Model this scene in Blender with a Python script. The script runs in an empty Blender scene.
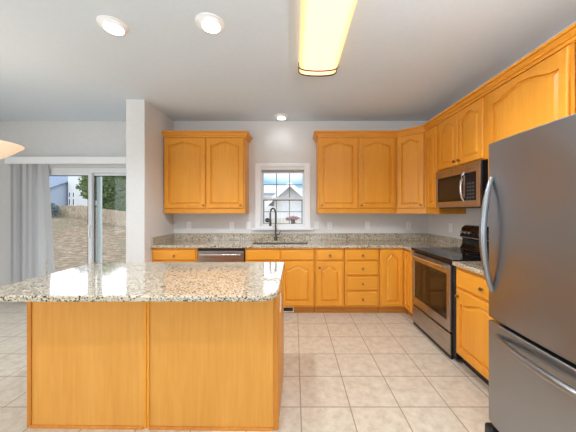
import bpy, bmesh, math, random
from mathutils import Vector, Matrix
random.seed(7)
SC = bpy.context.scene
C = SC.collection
PI = math.pi

# ------------------------------------------------------------------ camera
cam_data = bpy.data.cameras.new('camera')
cam_data.lens = 16.5
cam_data.sensor_width = 36
cam_data.shift_x = -6.5/576
cam_data.shift_y = -5.0/576
cam_data.clip_start = 0.05
cam_data.clip_end = 500
cam = bpy.data.objects.new('camera', cam_data)
cam.location = (0, 0, 1.36)
cam.rotation_euler = (PI/2, 0, 0)
C.objects.link(cam)
SC.camera = cam

# ------------------------------------------------------------------ world: blue low sky, bright clouds above
w = bpy.data.worlds.new('sky'); SC.world = w; w.use_nodes = True
nt = w.node_tree; nt.nodes.clear()
def wn(t): return nt.nodes.new(t)
tc = wn('ShaderNodeTexCoord'); sp = wn('ShaderNodeSeparateXYZ'); rp = wn('ShaderNodeValToRGB')
ns = wn('ShaderNodeTexNoise'); ns.inputs['Scale'].default_value = 2.5; ns.inputs['Detail'].default_value = 5
ad = wn('ShaderNodeMath'); ad.operation = 'MULTIPLY_ADD'; ad.inputs[1].default_value = .14
bg = wn('ShaderNodeBackground'); wo = wn('ShaderNodeOutputWorld')
nt.links.new(tc.outputs['Generated'], sp.inputs[0]); nt.links.new(tc.outputs['Generated'], ns.inputs['Vector'])
nt.links.new(ns.outputs[0], ad.inputs[0]); nt.links.new(sp.outputs['Z'], ad.inputs[2])
nt.links.new(ad.outputs[0], rp.inputs[0])
el = rp.color_ramp.elements
el[0].position = .05; el[0].color = (.60, .85, 1.1, 1)
el[1].position = .42; el[1].color = (2.4, 2.6, 2.9, 1)
e = el.new(.17); e.color = (.45, .80, 1.2, 1)
e = el.new(.24); e.color = (2.6, 2.8, 3.1, 1)
nt.links.new(rp.outputs[0], bg.inputs[0]); bg.inputs[1].default_value = .75
nt.links.new(bg.outputs[0], wo.inputs[0])

# ------------------------------------------------------------------ lights
def area(name, loc, rot, sx, sy, power, col=(1, 1, 1), spread=PI):
    l = bpy.data.lights.new(name, 'AREA'); l.shape = 'RECTANGLE'; l.size = sx; l.size_y = sy
    l.energy = power; l.color = col; l.spread = spread
    o = bpy.data.objects.new(name, l); o.location = loc; o.rotation_euler = rot; C.objects.link(o); return o
s = bpy.data.lights.new('sun', 'SUN'); s.energy = .45; s.angle = math.radians(1.5); s.color = (1, .95, .88)
so = bpy.data.objects.new('sun', s); C.objects.link(so)
so.rotation_euler = Vector((-.7, .38, -.8)).to_track_quat('-Z', 'Y').to_euler()
# added fill lamps at the made-up window openings in the rear and left walls
area('added_fill_rear', (-2.6, -2.72, 1.5), (PI/2, 0, 0), 1.7, 1.7, 18, (.95, .98, 1))
area('added_fill_rear', (.3, -2.72, 1.5), (PI/2, 0, 0), 1.7, 1.7, 18, (.95, .98, 1))
area('added_fill_side', (-4.82, .2, 1.5), (0, -PI/2, 0), 1.5, 2.2, 36, (.95, .98, 1))

vs = SC.view_settings
vs.view_transform = 'Standard'; vs.look = 'None'; vs.gamma = 1; vs.use_curve_mapping = False
vs.exposure = 0.22

# ------------------------------------------------------------------ materials
def hexc(r, g, b):
    f = lambda c: (c/255/12.92) if c/255 <= .04045 else ((c/255+.055)/1.055)**2.4
    return (f(r), f(g), f(b), 1)
def mat(name, col, rough=.5, metal=0, **kw):
    m = bpy.data.materials.new(name); m.use_nodes = True
    b = m.node_tree.nodes['Principled BSDF']
    b.inputs['Base Color'].default_value = col
    b.inputs['Roughness'].default_value = rough
    b.inputs['Metallic'].default_value = metal
    for k, v in kw.items(): b.inputs[k.replace('_', ' ')].default_value = v
    return m
def P(m): return m.node_tree.nodes['Principled BSDF']
def N(m, t, **ins):
    n = m.node_tree.nodes.new(t)
    for k, v in ins.items(): n.inputs[k.replace('_', ' ')].default_value = v
    return n
def L(m, a, b): m.node_tree.links.new(a, b)
def ramp(m, stops, fac):
    r = N(m, 'ShaderNodeValToRGB'); e = r.color_ramp.elements
    while len(e) > 1: e.remove(e[-1])
    e[0].position = stops[0][0]; e[0].color = stops[0][1]
    for p, c in stops[1:]:
        q = e.new(p); q.color = c
    L(m, fac, r.inputs[0]); return r
def coords(m, scale, kind='Object'):
    t = N(m, 'ShaderNodeTexCoord'); mp = N(m, 'ShaderNodeMapping'); mp.inputs['Scale'].default_value = scale
    L(m, t.outputs[kind], mp.inputs[0]); return mp.outputs[0]
def bump(m, h, strength, dist=.002):
    b = N(m, 'ShaderNodeBump', Strength=strength, Distance=dist); L(m, h, b.inputs['Height'])
    L(m, b.outputs[0], P(m).inputs['Normal'])

def noise_mat(name, c1, c2, scale, rough=.5, detail=4, bmp=0, **kw):
    m = mat(name, c1, rough, **kw); v = coords(m, (scale,)*3)
    n = N(m, 'ShaderNodeTexNoise', Scale=1, Detail=detail); L(m, v, n.inputs['Vector'])
    r = ramp(m, [(.35, c1), (.65, c2)], n.outputs[0]); L(m, r.outputs[0], P(m).inputs['Base Color'])
    if bmp: bump(m, n.outputs[0], bmp)
    return m

def wood(name, axis, c1, c2, rough=.33):
    m = mat(name, c1, rough, Specular_IOR_Level=.32)
    s = [42, 42, 42]; s[axis] = 2.2
    v = coords(m, tuple(s)); n = N(m, 'ShaderNodeTexNoise', Scale=1, Detail=5, Roughness=.65, Distortion=.6); L(m, v, n.inputs['Vector'])
    s2 = [5, 5, 5]; s2[axis] = .9
    v2 = coords(m, tuple(s2)); n2 = N(m, 'ShaderNodeTexNoise', Scale=1, Detail=3, Distortion=1.2); L(m, v2, n2.inputs['Vector'])
    a = N(m, 'ShaderNodeMath'); a.operation = 'MULTIPLY_ADD'; a.inputs[1].default_value = .6
    L(m, n.outputs[0], a.inputs[0])
    b = N(m, 'ShaderNodeMath'); b.operation = 'MULTIPLY'; b.inputs[1].default_value = .4
    L(m, n2.outputs[0], b.inputs[0]); L(m, b.outputs[0], a.inputs[2])
    r = ramp(m, [(.36, c2), (.62, c1)], a.outputs[0]); L(m, r.outputs[0], P(m).inputs['Base Color'])
    return m
WC1, WC2 = hexc(236, 161, 56), hexc(225, 148, 46)
M = {}
M['wood'] = wood('honey_maple', 2, WC1, WC2)
M['wood_h'] = wood('honey_maple_horizontal', 0, WC1, WC2)
M['wood_panel'] = wood('honey_maple_veneer', 2, hexc(230, 166, 80), hexc(218, 152, 64), .42)
M['wood_dark'] = wood('honey_maple_edge', 2, hexc(214, 140, 52), hexc(194, 120, 42), .35)
M['toe'] = wood('toe_kick_maple', 0, hexc(214, 146, 64), hexc(196, 126, 50), .5)
M['dark_inside'] = mat('dark_recess', (.03, .018, .01, 1), .8)
M['wall'] = noise_mat('grey_wall_paint', hexc(226, 225, 223), hexc(223, 222, 220), 30, .75, bmp=.02)
M['ceiling'] = noise_mat('ceiling_paint', hexc(224, 234, 243), hexc(222, 232, 241), 30, .85, bmp=.02)
M['white'] = mat('white_paint', hexc(251, 251, 251), .35)
M['vinyl'] = mat('white_vinyl', hexc(240, 242, 244), .35)
M['vane'] = mat('blind_vinyl', hexc(214, 215, 217), .5)
M['black'] = mat('black_plastic', (.008, .008, .009, 1), .35)
M['black_glass'] = mat('black_glass', (.005, .005, .006, 1), .10, Specular_IOR_Level=.3)
M['panel_black'] = mat('panel_black', (.006, .006, .007, 1), .35, Specular_IOR_Level=.25)
M['oven_glass'] = mat('oven_window_glass', hexc(34, 27, 22), .08)
M['knob'] = mat('brass_knob', hexc(150, 126, 98), .3, 1)
M['chrome'] = mat('polished_chrome', (.72, .72, .72, 1), .16, 1)
M['nickel'] = mat('dark_nickel', hexc(96, 90, 84), .3, 1)
M['grout_dark'] = mat('dark_grout', hexc(120, 100, 84), .9)

def steel(name, col, rough, axis=0):
    m = mat(name, col, rough, 1)
    s = [4, 4, 4]
    for i in range(3):
        if i != axis: s[i] = 420
    v = coords(m, tuple(s)); n = N(m, 'ShaderNodeTexNoise', Scale=1, Detail=2); L(m, v, n.inputs['Vector'])
    r = N(m, 'ShaderNodeMapRange'); r.inputs['To Min'].default_value = rough-.05; r.inputs['To Max'].default_value = rough+.07
    L(m, n.outputs[0], r.inputs[0]); L(m, r.outputs[0], P(m).inputs['Roughness'])
    bump(m, n.outputs[0], .08, .0005)
    return m
M['steel'] = steel('brushed_steel', hexc(160, 163, 167), .30)
M['steel_warm'] = steel('brushed_steel_appliance', hexc(182, 176, 170), .28)
M['sink'] = mat('sink_steel', hexc(62, 62, 64), .55, .5)
M['fridge_side'] = mat('fridge_side_grey', hexc(95, 95, 97), .5, .2)

def granite():
    m = mat('speckled_granite', (.6, .56, .5, 1), .1, Coat_Weight=.6, Coat_Roughness=.03, Coat_IOR=1.5)
    v = coords(m, (1, 1, 1))
    dn = N(m, 'ShaderNodeTexNoise', Scale=60, Detail=2); L(m, v, dn.inputs['Vector'])
    mx = N(m, 'ShaderNodeVectorMath'); mx.operation = 'MULTIPLY_ADD'; mx.inputs[1].default_value = (.010,)*3
    L(m, dn.outputs['Color'], mx.inputs[0]); L(m, v, mx.inputs[2])
    vo = N(m, 'ShaderNodeTexVoronoi', Scale=145); L(m, mx.outputs[0], vo.inputs['Vector'])
    big = N(m, 'ShaderNodeTexNoise', Scale=9, Detail=3); L(m, v, big.inputs['Vector'])
    sx = N(m, 'ShaderNodeSeparateColor'); L(m, vo.outputs['Color'], sx.inputs[0])
    a = N(m, 'ShaderNodeMath'); a.operation = 'MULTIPLY_ADD'; a.inputs[1].default_value = .5; a.inputs[2].default_value = -.25
    L(m, big.outputs[0], a.inputs[0])
    b = N(m, 'ShaderNodeMath'); b.operation = 'ADD'; L(m, sx.outputs[0], b.inputs[0]); L(m, a.outputs[0], b.inputs[1])
    r = ramp(m, [(0, hexc(36, 33, 30)), (.10, hexc(50, 44, 38)), (.13, hexc(118, 104, 88)), (.26, hexc(148, 134, 112)), (.34, hexc(196, 180, 152)),
                 (.50, hexc(212, 200, 176)), (.62, hexc(212, 200, 180)), (.8, hexc(196, 190, 176)), (.93, hexc(196, 170, 130)), (1, hexc(168, 160, 150))], b.outputs[0])
    r.color_ramp.interpolation = 'LINEAR'
    L(m, r.outputs[0], P(m).inputs['Base Color'])
    return m
M['granite'] = granite()

def tile():
    m = mat('beige_floor_tile', hexc(212, 196, 180), .3, Coat_Weight=.15, Coat_Roughness=.15)
    t = N(m, 'ShaderNodeTexCoord'); mp = N(m, 'ShaderNodeMapping')
    mp.inputs['Location'].default_value = (-.043, -(1.835-.003), 0)
    L(m, t.outputs['Object'], mp.inputs[0])
    br = N(m, 'ShaderNodeTexBrick', Scale=1, Mortar_Size=.0042, Mortar_Smooth=.15, Bias=0, Brick_Width=.343, Row_Height=.3405)
    br.offset = 0; br.squash = 1
    L(m, mp.outputs[0], br.inputs['Vector'])
    nz = N(m, 'ShaderNodeTexNoise', Scale=14, Detail=6, Roughness=.7); L(m, mp.outputs[0], nz.inputs['Vector'])
    r = ramp(m, [(.34, hexc(196, 183, 164)), (.5, hexc(212, 200, 182)), (.68, hexc(223, 213, 196))], nz.outputs[0])
    L(m, r.outputs[0], br.inputs['Color1']); L(m, r.outputs[0], br.inputs['Color2'])
    br.inputs['Mortar'].default_value = hexc(158, 136, 114)
    L(m, br.outputs['Color'], P(m).inputs['Base Color'])
    bump(m, br.outputs['Fac'], -.25, .003)
    return m
M['tile'] = tile()

def glass():
    m = bpy.data.materials.new('window_glass'); m.use_nodes = True; n = m.node_tree; n.nodes.clear()
    o = n.nodes.new('ShaderNodeOutputMaterial'); t = n.nodes.new('ShaderNodeBsdfTransparent'); g = n.nodes.new('ShaderNodeBsdfGlossy')
    g.inputs['Roughness'].default_value = .02; fr = n.nodes.new('ShaderNodeFresnel'); fr.inputs[0].default_value = 1.25
    mx = n.nodes.new('ShaderNodeMixShader')
    n.links.new(fr.outputs[0], mx.inputs[0]); n.links.new(t.outputs[0], mx.inputs[1]); n.links.new(g.outputs[0], mx.inputs[2])
    n.links.new(mx.outputs[0], o.inputs[0]); return m
M['glass'] = glass()
def emis(name, col, strength):
    m = mat(name, (.9, .9, .9, 1), .4)
    P(m).inputs['Emission Color'].default_value = col; P(m).inputs['Emission Strength'].default_value = strength
    return m
M['lamp_white'] = emis('led_lens', (1, .98, .95, 1), 7)
M['pendant'] = emis('alabaster_glass', (1, .56, .22, 1), .42)
def diffuser():
    m = mat('fluorescent_diffuser', (.25, .22, .16, 1), .35)
    g = N(m, 'ShaderNodeNewGeometry'); s = N(m, 'ShaderNodeSeparateXYZ'); L(m, g.outputs['Normal'], s.inputs[0])
    a = N(m, 'ShaderNodeMath'); a.operation = 'ABSOLUTE'; L(m, s.outputs['Z'], a.inputs[0])
    r = ramp(m, [(.1, (.90, .46, .13, 1)), (.6, (1.1, .70, .24, 1)), (.9, (1.3, .86, .36, 1)), (.995, (1.7, 1.05, .60, 1))], a.outputs[0])
    L(m, r.outputs[0], P(m).inputs['Emission Color'])
    P(m).inputs['Emission Strength'].default_value = 1.0
    return m
M['diffuser'] = diffuser()

# ------------------------------------------------------------------ mesh helpers
def obj(name, bm, m, parent=None, smooth=False, bevel=0, loc=None, rotz=None, seg=2, label=None):
    me = bpy.data.meshes.new(name); bmesh.ops.recalc_face_normals(bm, faces=bm.faces); bm.to_mesh(me); bm.free()
    me.materials.append(m)
    o = bpy.data.objects.new(name, me); C.objects.link(o)
    if smooth:
        for p in me.polygons: p.use_smooth = True
        me.set_sharp_from_angle(angle=math.radians(40))
    if bevel:
        b = o.modifiers.new('bevel', 'BEVEL'); b.width = bevel; b.segments = seg; b.limit_method = 'ANGLE'; b.angle_limit = math.radians(40)
        b.harden_normals = False
    if parent: o.parent = parent
    if loc: o.location = loc
    if rotz is not None: o.rotation_euler = (0, 0, rotz)
    if label: o['label'] = label
    return o
def tag(o, label, cat, group=None):
    o['label'] = label; o['category'] = cat
    if group: o['group'] = group
    return o
def thing(name, label, cat, loc=(0, 0, 0), rotz=0, group=None):
    o = bpy.data.objects.new(name, None); o.empty_display_size = .1; C.objects.link(o)
    o.location = loc; o.rotation_euler = (0, 0, rotz)
    return tag(o, label, cat, group)
def struct(o): o['kind'] = 'structure'; return o
def copy_tree(o, parent=None):
    c = o.copy(); C.objects.link(c)
    if parent: c.parent = parent
    for ch in list(o.children): copy_tree(ch, c)
    return c
def BM(): return bmesh.new()
def box(bm, x0, x1, y0, y1, z0, z1):
    vs = [bm.verts.new((x, y, z)) for x in (x0, x1) for y in (y0, y1) for z in (z0, z1)]
    for f in ((0, 1, 3, 2), (4, 6, 7, 5), (0, 4, 5, 1), (2, 3, 7, 6), (0, 2, 6, 4), (1, 5, 7, 3)):
        bm.faces.new([vs[i] for i in f])
    return bm
def bx(*a): return box(BM(), *a)
def loft(bm, loops, cap0=True, cap1=True, closed=True):
    V = [[bm.verts.new(p) for p in l] for l in loops]
    n = len(V[0])
    for a, b in zip(V, V[1:]):
        for i in range(n if closed else n-1):
            j = (i+1) % n
            bm.faces.new((a[i], a[j], b[j], b[i]))
    if cap0: bm.faces.new(V[0][::-1])
    if cap1: bm.faces.new(V[-1])
    return V
def lathe(bm, prof, n=24, M4=None):
    loops = [[(max(r, 1e-4)*math.cos(2*PI*k/n), max(r, 1e-4)*math.sin(2*PI*k/n), z) for k in range(n)] for r, z in prof]
    if M4 is not None: loops = [[tuple(M4 @ Vector(p)) for p in l] for l in loops]
    loft(bm, loops); return bm
def tube(bm, pts, r, n=12, flat=1.0, up=Vector((0, 0, 1))):
    pts = [Vector(p) for p in pts]; loops = []
    for i, p in enumerate(pts):
        d = (pts[min(i+1, len(pts)-1)]-pts[max(i-1, 0)]).normalized()
        u = up if abs(d.dot(up)) < .95 else Vector((0, 1, 0))
        a = d.cross(u).normalized(); b = a.cross(d).normalized()
        rr = r[i] if isinstance(r, (list, tuple)) else r
        loops.append([tuple(p+a*rr*math.cos(2*PI*k/n)+b*rr*flat*math.sin(2*PI*k/n)) for k in range(n)])
    loft(bm, loops); return bm
def prism(bm, poly, w0, w1, axis='x'):
    f = {'x': lambda p, w: (w, p[0], p[1]), 'y': lambda p, w: (p[0], w, p[1]), 'z': lambda p, w: (p[0], p[1], w)}[axis]
    loft(bm, [[f(p, w0) for p in poly], [f(p, w1) for p in poly]]); return bm
def slab(us, vs, filled, w0, w1, mp):
    """a plate with rectangular holes: cells of a grid, one watertight mesh; mp(u,v,w)->xyz"""
    bm = BM(); cache = {}
    def V(i, j, k):
        if (i, j, k) not in cache: cache[(i, j, k)] = bm.verts.new(mp(us[i], vs[j], (w0, w1)[k]))
        return cache[(i, j, k)]
    F = lambda i, j: 0 <= i < len(us)-1 and 0 <= j < len(vs)-1 and filled((us[i]+us[i+1])/2, (vs[j]+vs[j+1])/2)
    for i in range(len(us)-1):
        for j in range(len(vs)-1):
            if not F(i, j): continue
            for k in (0, 1): bm.faces.new((V(i, j, k), V(i+1, j, k), V(i+1, j+1, k), V(i, j+1, k)))
            for (di, dj, a, b) in ((-1, 0, (i, j), (i, j+1)), (1, 0, (i+1, j), (i+1, j+1)), (0, -1, (i, j), (i+1, j)), (0, 1, (i, j+1), (i+1, j+1))):
                if not F(i+di, j+dj): bm.faces.new((V(*a, 0), V(*b, 0), V(*b, 1), V(*a, 1)))
    bmesh.ops.dissolve_limit(bm, angle_limit=.01, verts=bm.verts, edges=bm.edges)
    return bm
def hole(*rects): return lambda u, v: not any(a < u < b and c < v < d for a, b, c, d in rects)

# ------------------------------------------------------------------ room
XR, YB, H = 2.06, 4.08, 2.75
XL, YR = -4.80, -2.70
struct(obj('floor', bx(XL-.15, XR+.15, YR-.15, YB+.15, -.12, 0), M['tile']))
struct(obj('ceiling', bx(XL-.15, XR+.15, YR-.15, YB+.15, H, H+.2), M['ceiling']))
# back wall with the sliding door and the sink window
WX0, WX1, WZ0, WZ1 = -.525, .162, 1.115, 2.05
DX0, DX1, DZ1 = -4.08, -2.24, 2.03
struct(obj('wall_back', slab([XL, DX0, DX1, WX0, WX1, XR+.15], [0, WZ0, DZ1+.001, WZ1, H], hole((DX0, DX1, -1, DZ1+.001), (WX0, WX1, WZ0, WZ1)),
                      YB, YB+.15, lambda u, v, w_: (u, w_, v)), M['wall']))
struct(obj('wall_right', bx(XR, XR+.15, YR, YB, 0, H), M['wall']))
struct(obj('wall_left', slab([YR, -.9, 1.3, YB+.15], [0, .75, 2.25, H], hole((-.9, 1.3, .75, 2.25)), XL-.15, XL, lambda u, v, w_: (w_, u, v)), M['wall']))
struct(obj('wall_rear', slab([XL-.15, -3.45, -1.75, -.55, 1.15, XR+.15], [0, .65, 2.35, H], hole((-3.45, -1.75, .65, 2.35), (-.55, 1.15, .65, 2.35)),
                      YR-.15, YR, lambda u, v, w_: (u, w_, v)), M['wall']))
struct(obj('wall_partition', bx(-2.10, -1.868, 3.288, YB, 0, H), M['wall'], bevel=.004))
# baseboards
def baseboard(name, x0, x1, y0, y1): struct(obj(name, bx(x0, x1, y0, y1, 0, .09), M['white'], bevel=.003))
baseboard('baseboard_back', XL+.015, DX0-.07, YB-.014, YB)
baseboard('baseboard_left', XL, XL+.014, YR, YB-.014)
baseboard('baseboard_partition', -2.114, -1.868, 3.274, 3.288)
baseboard('baseboard_rear', XL+.014, XR, YR, YR+.014)
# frames of the windows added for fill light, unseen behind the camera and left
for i, (x0, x1) in enumerate(((-3.45, -1.75), (-.55, 1.15))):
    f = slab([x0, x0+.05, (x0+x1)/2-.025, (x0+x1)/2+.025, x1-.05, x1], [.65, .70, 2.30, 2.35],
             lambda u, v, x0=x0, x1=x1: not (.70 < v < 2.30 and (x0+.05 < u < (x0+x1)/2-.025 or (x0+x1)/2+.025 < u < x1-.05)), YR-.12, YR-.06, lambda u, v, w_: (u, w_, v))
    struct(obj('window_%d' % (i+2), f, M['vinyl']))
struct(obj('window_4', slab([-.9, -.85, .175, .225, 1.25, 1.3], [.75, .8, 2.2, 2.25], lambda u, v: not (.8 < v < 2.2 and (-.85 < u < .175 or .225 < u < 1.25)),
    XL-.12, XL-.06, lambda u, v, w_: (w_, u, v)), M['vinyl']))

# ---- sink window (window_1)
cw = .085
win = struct(obj('window_1', slab([WX0-.08, WX0, WX1, WX1+.08], [WZ0-.02, WZ0, WZ1, WZ1+.045], hole((WX0, WX1, WZ0, WZ1)), YB-.018, YB-.001, lambda u, v, w_: (u, w_, v)), M['white'], bevel=.004))
obj('window_sill', bx(WX0-.125, WX1+.125, YB-.055, YB-.0005, WZ0-.046, WZ0-.022), M['white'], win, bevel=.004)
obj('jamb', slab([WX0, WX0+.014, WX1-.014, WX1], [WZ0, WZ0+.012, WZ1-.03, WZ1], hole((WX0+.014, WX1-.014, WZ0+.012, WZ1-.03)), YB-.001, YB+.14, lambda u, v, w_: (u, w_, v)), M['vinyl'], win)
zm = 1.55
M['muntin'] = mat('muntin_greyed', hexc(150, 152, 140), .5)
M['gasket'] = mat('dark_gasket', hexc(52, 52, 50), .6)
def sash(z0, z1, y, fr, m_fr, lab):
    s_ = obj('sash', slab([WX0+.014, WX0+.014+fr, WX1-.014-fr, WX1-.014], [z0, z0+fr*1.35, z1-fr*1.35, z1],
        hole((WX0+.014+fr, WX1-.014-fr, z0+fr*1.35, z1-fr*1.35)), y, y+.03, lambda u, v, w_: (u, w_, v)), m_fr, win, label=lab)
    a0, a1, b0, b1 = WX0+.014+fr, WX1-.014-fr, z0+fr*1.35, z1-fr*1.35
    g = BM()
    for k in (1, 2): x = a0+(a1-a0)*k/3; box(g, x-.007, x+.007, y+.012, y+.026, b0, b1)
    box(g, a0, a1, y+.0125, y+.0255, (b0+b1)/2-.006, (b0+b1)/2+.006)
    obj('muntins', g, M['muntin'], s_)
    obj('pane', bx(a0, a1, y+.017, y+.021, b0, b1), M['glass'], s_)
    return s_, a0, a1, b0, b1
sash(zm-.02, WZ1-.03, YB+.085, .024, M['vinyl'], 'white upper sash')
s_, a0, a1, b0, b1 = sash(WZ0+.012, zm+.02, YB+.045, .024, M['vinyl'], 'white lower sash')
obj('gasket', slab([a0, a0+.012, a1-.012, a1], [b0, b0+.006, b1-.014, b1], hole((a0+.012, a1-.012, b0+.006, b1-.014)), YB+.05, YB+.06, lambda u, v, w_: (u, w_, v)), M['gasket'], s_, label='dark gasket line')
bl = thing('window_blind', 'white slatted blind drawn up to the top of the kitchen sink window', 'blind', (WX0+.005, YB+.002, WZ1-.002))
wd = WX1-WX0-.01
obj('head_rail', bx(0, wd, 0, .035, -.05, 0), M['white'], bl, bevel=.003)
g = BM()
for k in range(6): box(g, .004, wd-.004, .002, .036, -.056-.006*k-.003, -.056-.006*k)
obj('stacked_slats', g, mat('slat_beige', hexc(206, 196, 190), .5), bl)
obj('bottom_rail', bx(.003, wd-.003, .002, .036, -.105, -.092), M['white'], bl, bevel=.002)
st = obj('window_sticker', lathe(BM(), [(.0, 0), (.036, 0), (.036, .002), (0, .002)], 28, Matrix.Translation((-.425, YB+.0615, 1.215)) @ Matrix.Rotation(PI/2, 4, 'X')), M['black'])
tag(st, 'round black sticker with faint lettering on the lower left pane of the sink window', 'sticker')
g = BM()
for k in range(4): box(g, -.446+.011*k, -.438+.011*k, YB+.0585, YB+.0592, 1.209, 1.222)
obj('sticker_mark', g, mat('sticker_grey', hexc(120, 120, 125), .6), st, label='grey lettering marks')

# ---- sliding door (door_1)
fy0, fy1 = YB+.02, YB+.12
F3 = lambda u, v, w_: (u, w_, v)
dr = struct(obj('door_1', slab([DX0, DX0+.05, DX1-.05, DX1], [.0, .03, DZ1-.075, DZ1], hole((DX0+.05, DX1-.05, .03, DZ1-.075)), fy0, fy1, F3), M['vinyl'], bevel=.003))
DM = -3.155
def panel(x0, x1, y, lab):
    p = obj('door_panel', slab([x0, x0+.055, x1-.055, x1], [.03, .12, DZ1-.115, DZ1-.075], hole((x0+.055, x1-.055, .12, DZ1-.115)), y, y+.035, F3), M['vinyl'], dr, bevel=.003, label=lab)
    obj('gasket', slab([x0+.055, x0+.064, x1-.064, x1-.055], [.12, .128, DZ1-.125, DZ1-.115], hole((x0+.064, x1-.064, .128, DZ1-.125)), y+.004, y+.02, F3), M['gasket'], p)
    obj('pane', bx(x0+.055, x1-.055, y+.024, y+.029, .12, DZ1-.115), M['glass'], p)
    return p
panel(DX0+.05, DM+.0, YB+.025, 'inner sliding door panel')
p2 = panel(DM-.055, DX1-.05, YB+.075, 'outer door panel')
obj('reflection_strip', bx(DM+.012, DM+.075, YB+.112, YB+.15, .03, DZ1-.075), mat('pale_blue_reflection', hexc(206, 220, 222), .4), dr)  # pale blue strip coloured to stand for a reflection in the door glass
obj('door_handle', bx(DM-.04, DM-.018, YB+.0, YB+.024, .95, 1.15), M['white'], dr, bevel=.004)

# ---- vertical blind
vb = thing('vertical_blind', 'white vertical blind stacked open at the left of the sliding patio door', 'blind', (-4.33, YB-.14, 0))
obj('valance', bx(0, 2.20, 0, .02, 2.065, 2.17), M['white'], vb, bevel=.003)
obj('valance_return', bx(0, .018, .021, .138, 2.065, 2.17), M['white'], vb)
obj('head_rail', bx(.03, 2.18, .05, .095, 2.10, 2.14), M['white'], vb)
for k in range(11):
    x = .075+.046*k; a = math.radians((66, 40, 58, 74, 35)[k % 5])
    g = BM(); wv = .089; n = 6
    tilt = .12 if k == 10 else 0
    top = [((t-.5)*wv, .006*math.sin(PI*t)) for t in [i/n for i in range(n+1)]]
    loop = top+[(p[0], p[1]-.0012) for p in top[::-1]]
    R = lambda p: (p[0]*math.cos(a)-p[1]*math.sin(a), p[0]*math.sin(a)+p[1]*math.cos(a))
    loft(g, [[(x+tilt+R(p)[0], .072+R(p)[1], .04) for p in loop], [(x+R(p)[0], .072+R(p)[1], 2.10) for p in loop]])
    obj('vane', g, M['vane'], vb, smooth=True)

# ------------------------------------------------------------------ cabinets
def door_bm(w_, h_, rise=0, frame=.055, t=.02, n=20, flat=False):
    """raised-panel door; x 0..w, z 0..h, front at y=-t"""
    bm = BM()
    def rect(d, y):
        top = [(w_-d-(w_-2*d)*k/n, y, h_-d) for k in range(n+1)]
        return [(d, y, d), (w_-d, y, d)]+top
    def inner(d, y):
        x0, x1 = frame+d, w_-frame-d; zt = h_-frame-d-rise; top = []
        for k in range(n+1):
            u = 1-2*k/n; x = (x0+x1)/2+u*(x1-x0)/2
            s = 0 if abs(u) > .86 else (math.cos(PI*u/.86)+1)/2
            s = s**.75
            top.append((x, y, zt+rise*s))
        return [(x0, y, frame+d), (x1, y, frame+d)]+top
    loops = [rect(0, 0), rect(0, -t+.007), rect(.004, -t+.002), rect(.009, -t)]
    if not flat:
        loops += [inner(0, -t), inner(.0015, -t+.014), inner(.009, -t+.014), inner(.032, -t+.001)]
    loft(bm, loops); return bm
def knob_bm(r=.015):
    return lathe(BM(), [(.006, 0), (.005, .008), (.006, .012), (r*.9, .016), (r, .022), (r*.8, .028), (0, .031)], 16, Matrix.Rotation(PI/2, 4, 'X'))
def knob(parent, x, z, y=-.02):
    o = obj('knob', knob_bm(), M['knob'], parent, smooth=True); o.location = (x, y, z); return o
def front(name, par, x0, x1, z0, z1, rise=0, kn=None, flat=False, y=0, frame=.055, m=None):
    o = obj(name, door_bm(x1-x0, z1-z0, rise, frame, flat=flat), m or M['wood_h' if flat else 'wood'], par, smooth=False)
    o.location = (x0, y-.0015, z0)
    if kn: knob(o, kn[0], kn[1])
    return o
CROWN = [(0, -.012), (-.014, -.012), (-.016, .004), (-.010, .008), (-.010, .012), (-.024, .016), (-.026, .026), (-.040, .040), (-.040, .044), (-.034, .046), (-.052, .050), (-.054, .066), (0, .066)]
# crown profile: offset outward (negative = out), height
def crown_path(bm, pts, z):
    """pts: plan polyline; outward normal is to the right of travel; mitred sweep"""
    P2 = [Vector(p) for p in pts]; loops = []
    for i, p in enumerate(P2):
        d0 = (P2[i]-P2[i-1]).normalized() if i else None
        d1 = (P2[i+1]-P2[i]).normalized() if i < len(P2)-1 else None
        nrm = lambda d: Vector((d.y, -d.x))
        if d0 is None: m_ = nrm(d1)
        elif d1 is None: m_ = nrm(d0)
        else:
            a, b = nrm(d0), nrm(d1); m_ = (a+b); m_ = m_/(m_.dot(a))
        loops.append([(p.x-m_.x*c[0], p.y-m_.y*c[0], z+c[1]) for c in CROWN])
    loft(bm, loops); return bm
UB, UT = 1.325, 2.42       # upper cabinets bottom / top
DB, DT = 1.398, 2.400      # doors
def side_panel(par, x, y0, y1, z0, z1, m='wood'):
    """thin applied end panel with frame, on the x side"""
    pass

# left wall cabinet
fy = 3.755
uc = thing('wall_cabinet', 'maple two-door wall cabinet hung left of the sink window', 'cabinet', (-1.857, fy, 0), 0, 'maple wall cabinets')
W1 = 1.155
obj('carcass', bx(0, W1, 0, YB-fy-.002, UB, UT), M['wood'], uc, bevel=.002)
front('door', uc, .012, .592, DB, DT, .05, (.555, .045))
front('door', uc, .612, W1-.020, DB, DT, .05, (.485, .045))
g = crown_path(BM(), [(-.005, -.002), (W1+.001, -.002), (W1+.001, YB-fy-.002)], UT-.001)
obj('crown', g, M['wood_h'], uc)
# right wall cabinets along the back wall
xc = .334
uc = thing('wall_cabinet', 'maple two-door wall cabinet hung right of the sink window', 'cabinet', (xc, fy, 0), 0, 'maple wall cabinets')
W2 = 1.455-xc
obj('carcass', bx(0, W2-.003, 0, YB-fy-.002, UB, UT), M['wood'], uc, bevel=.002)
front('door', uc, .016, .560, DB, DT, .05, (.042, .045))
front('door', uc, .580, W2-.03, DB, DT, .05, (.035, .045))
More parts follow.
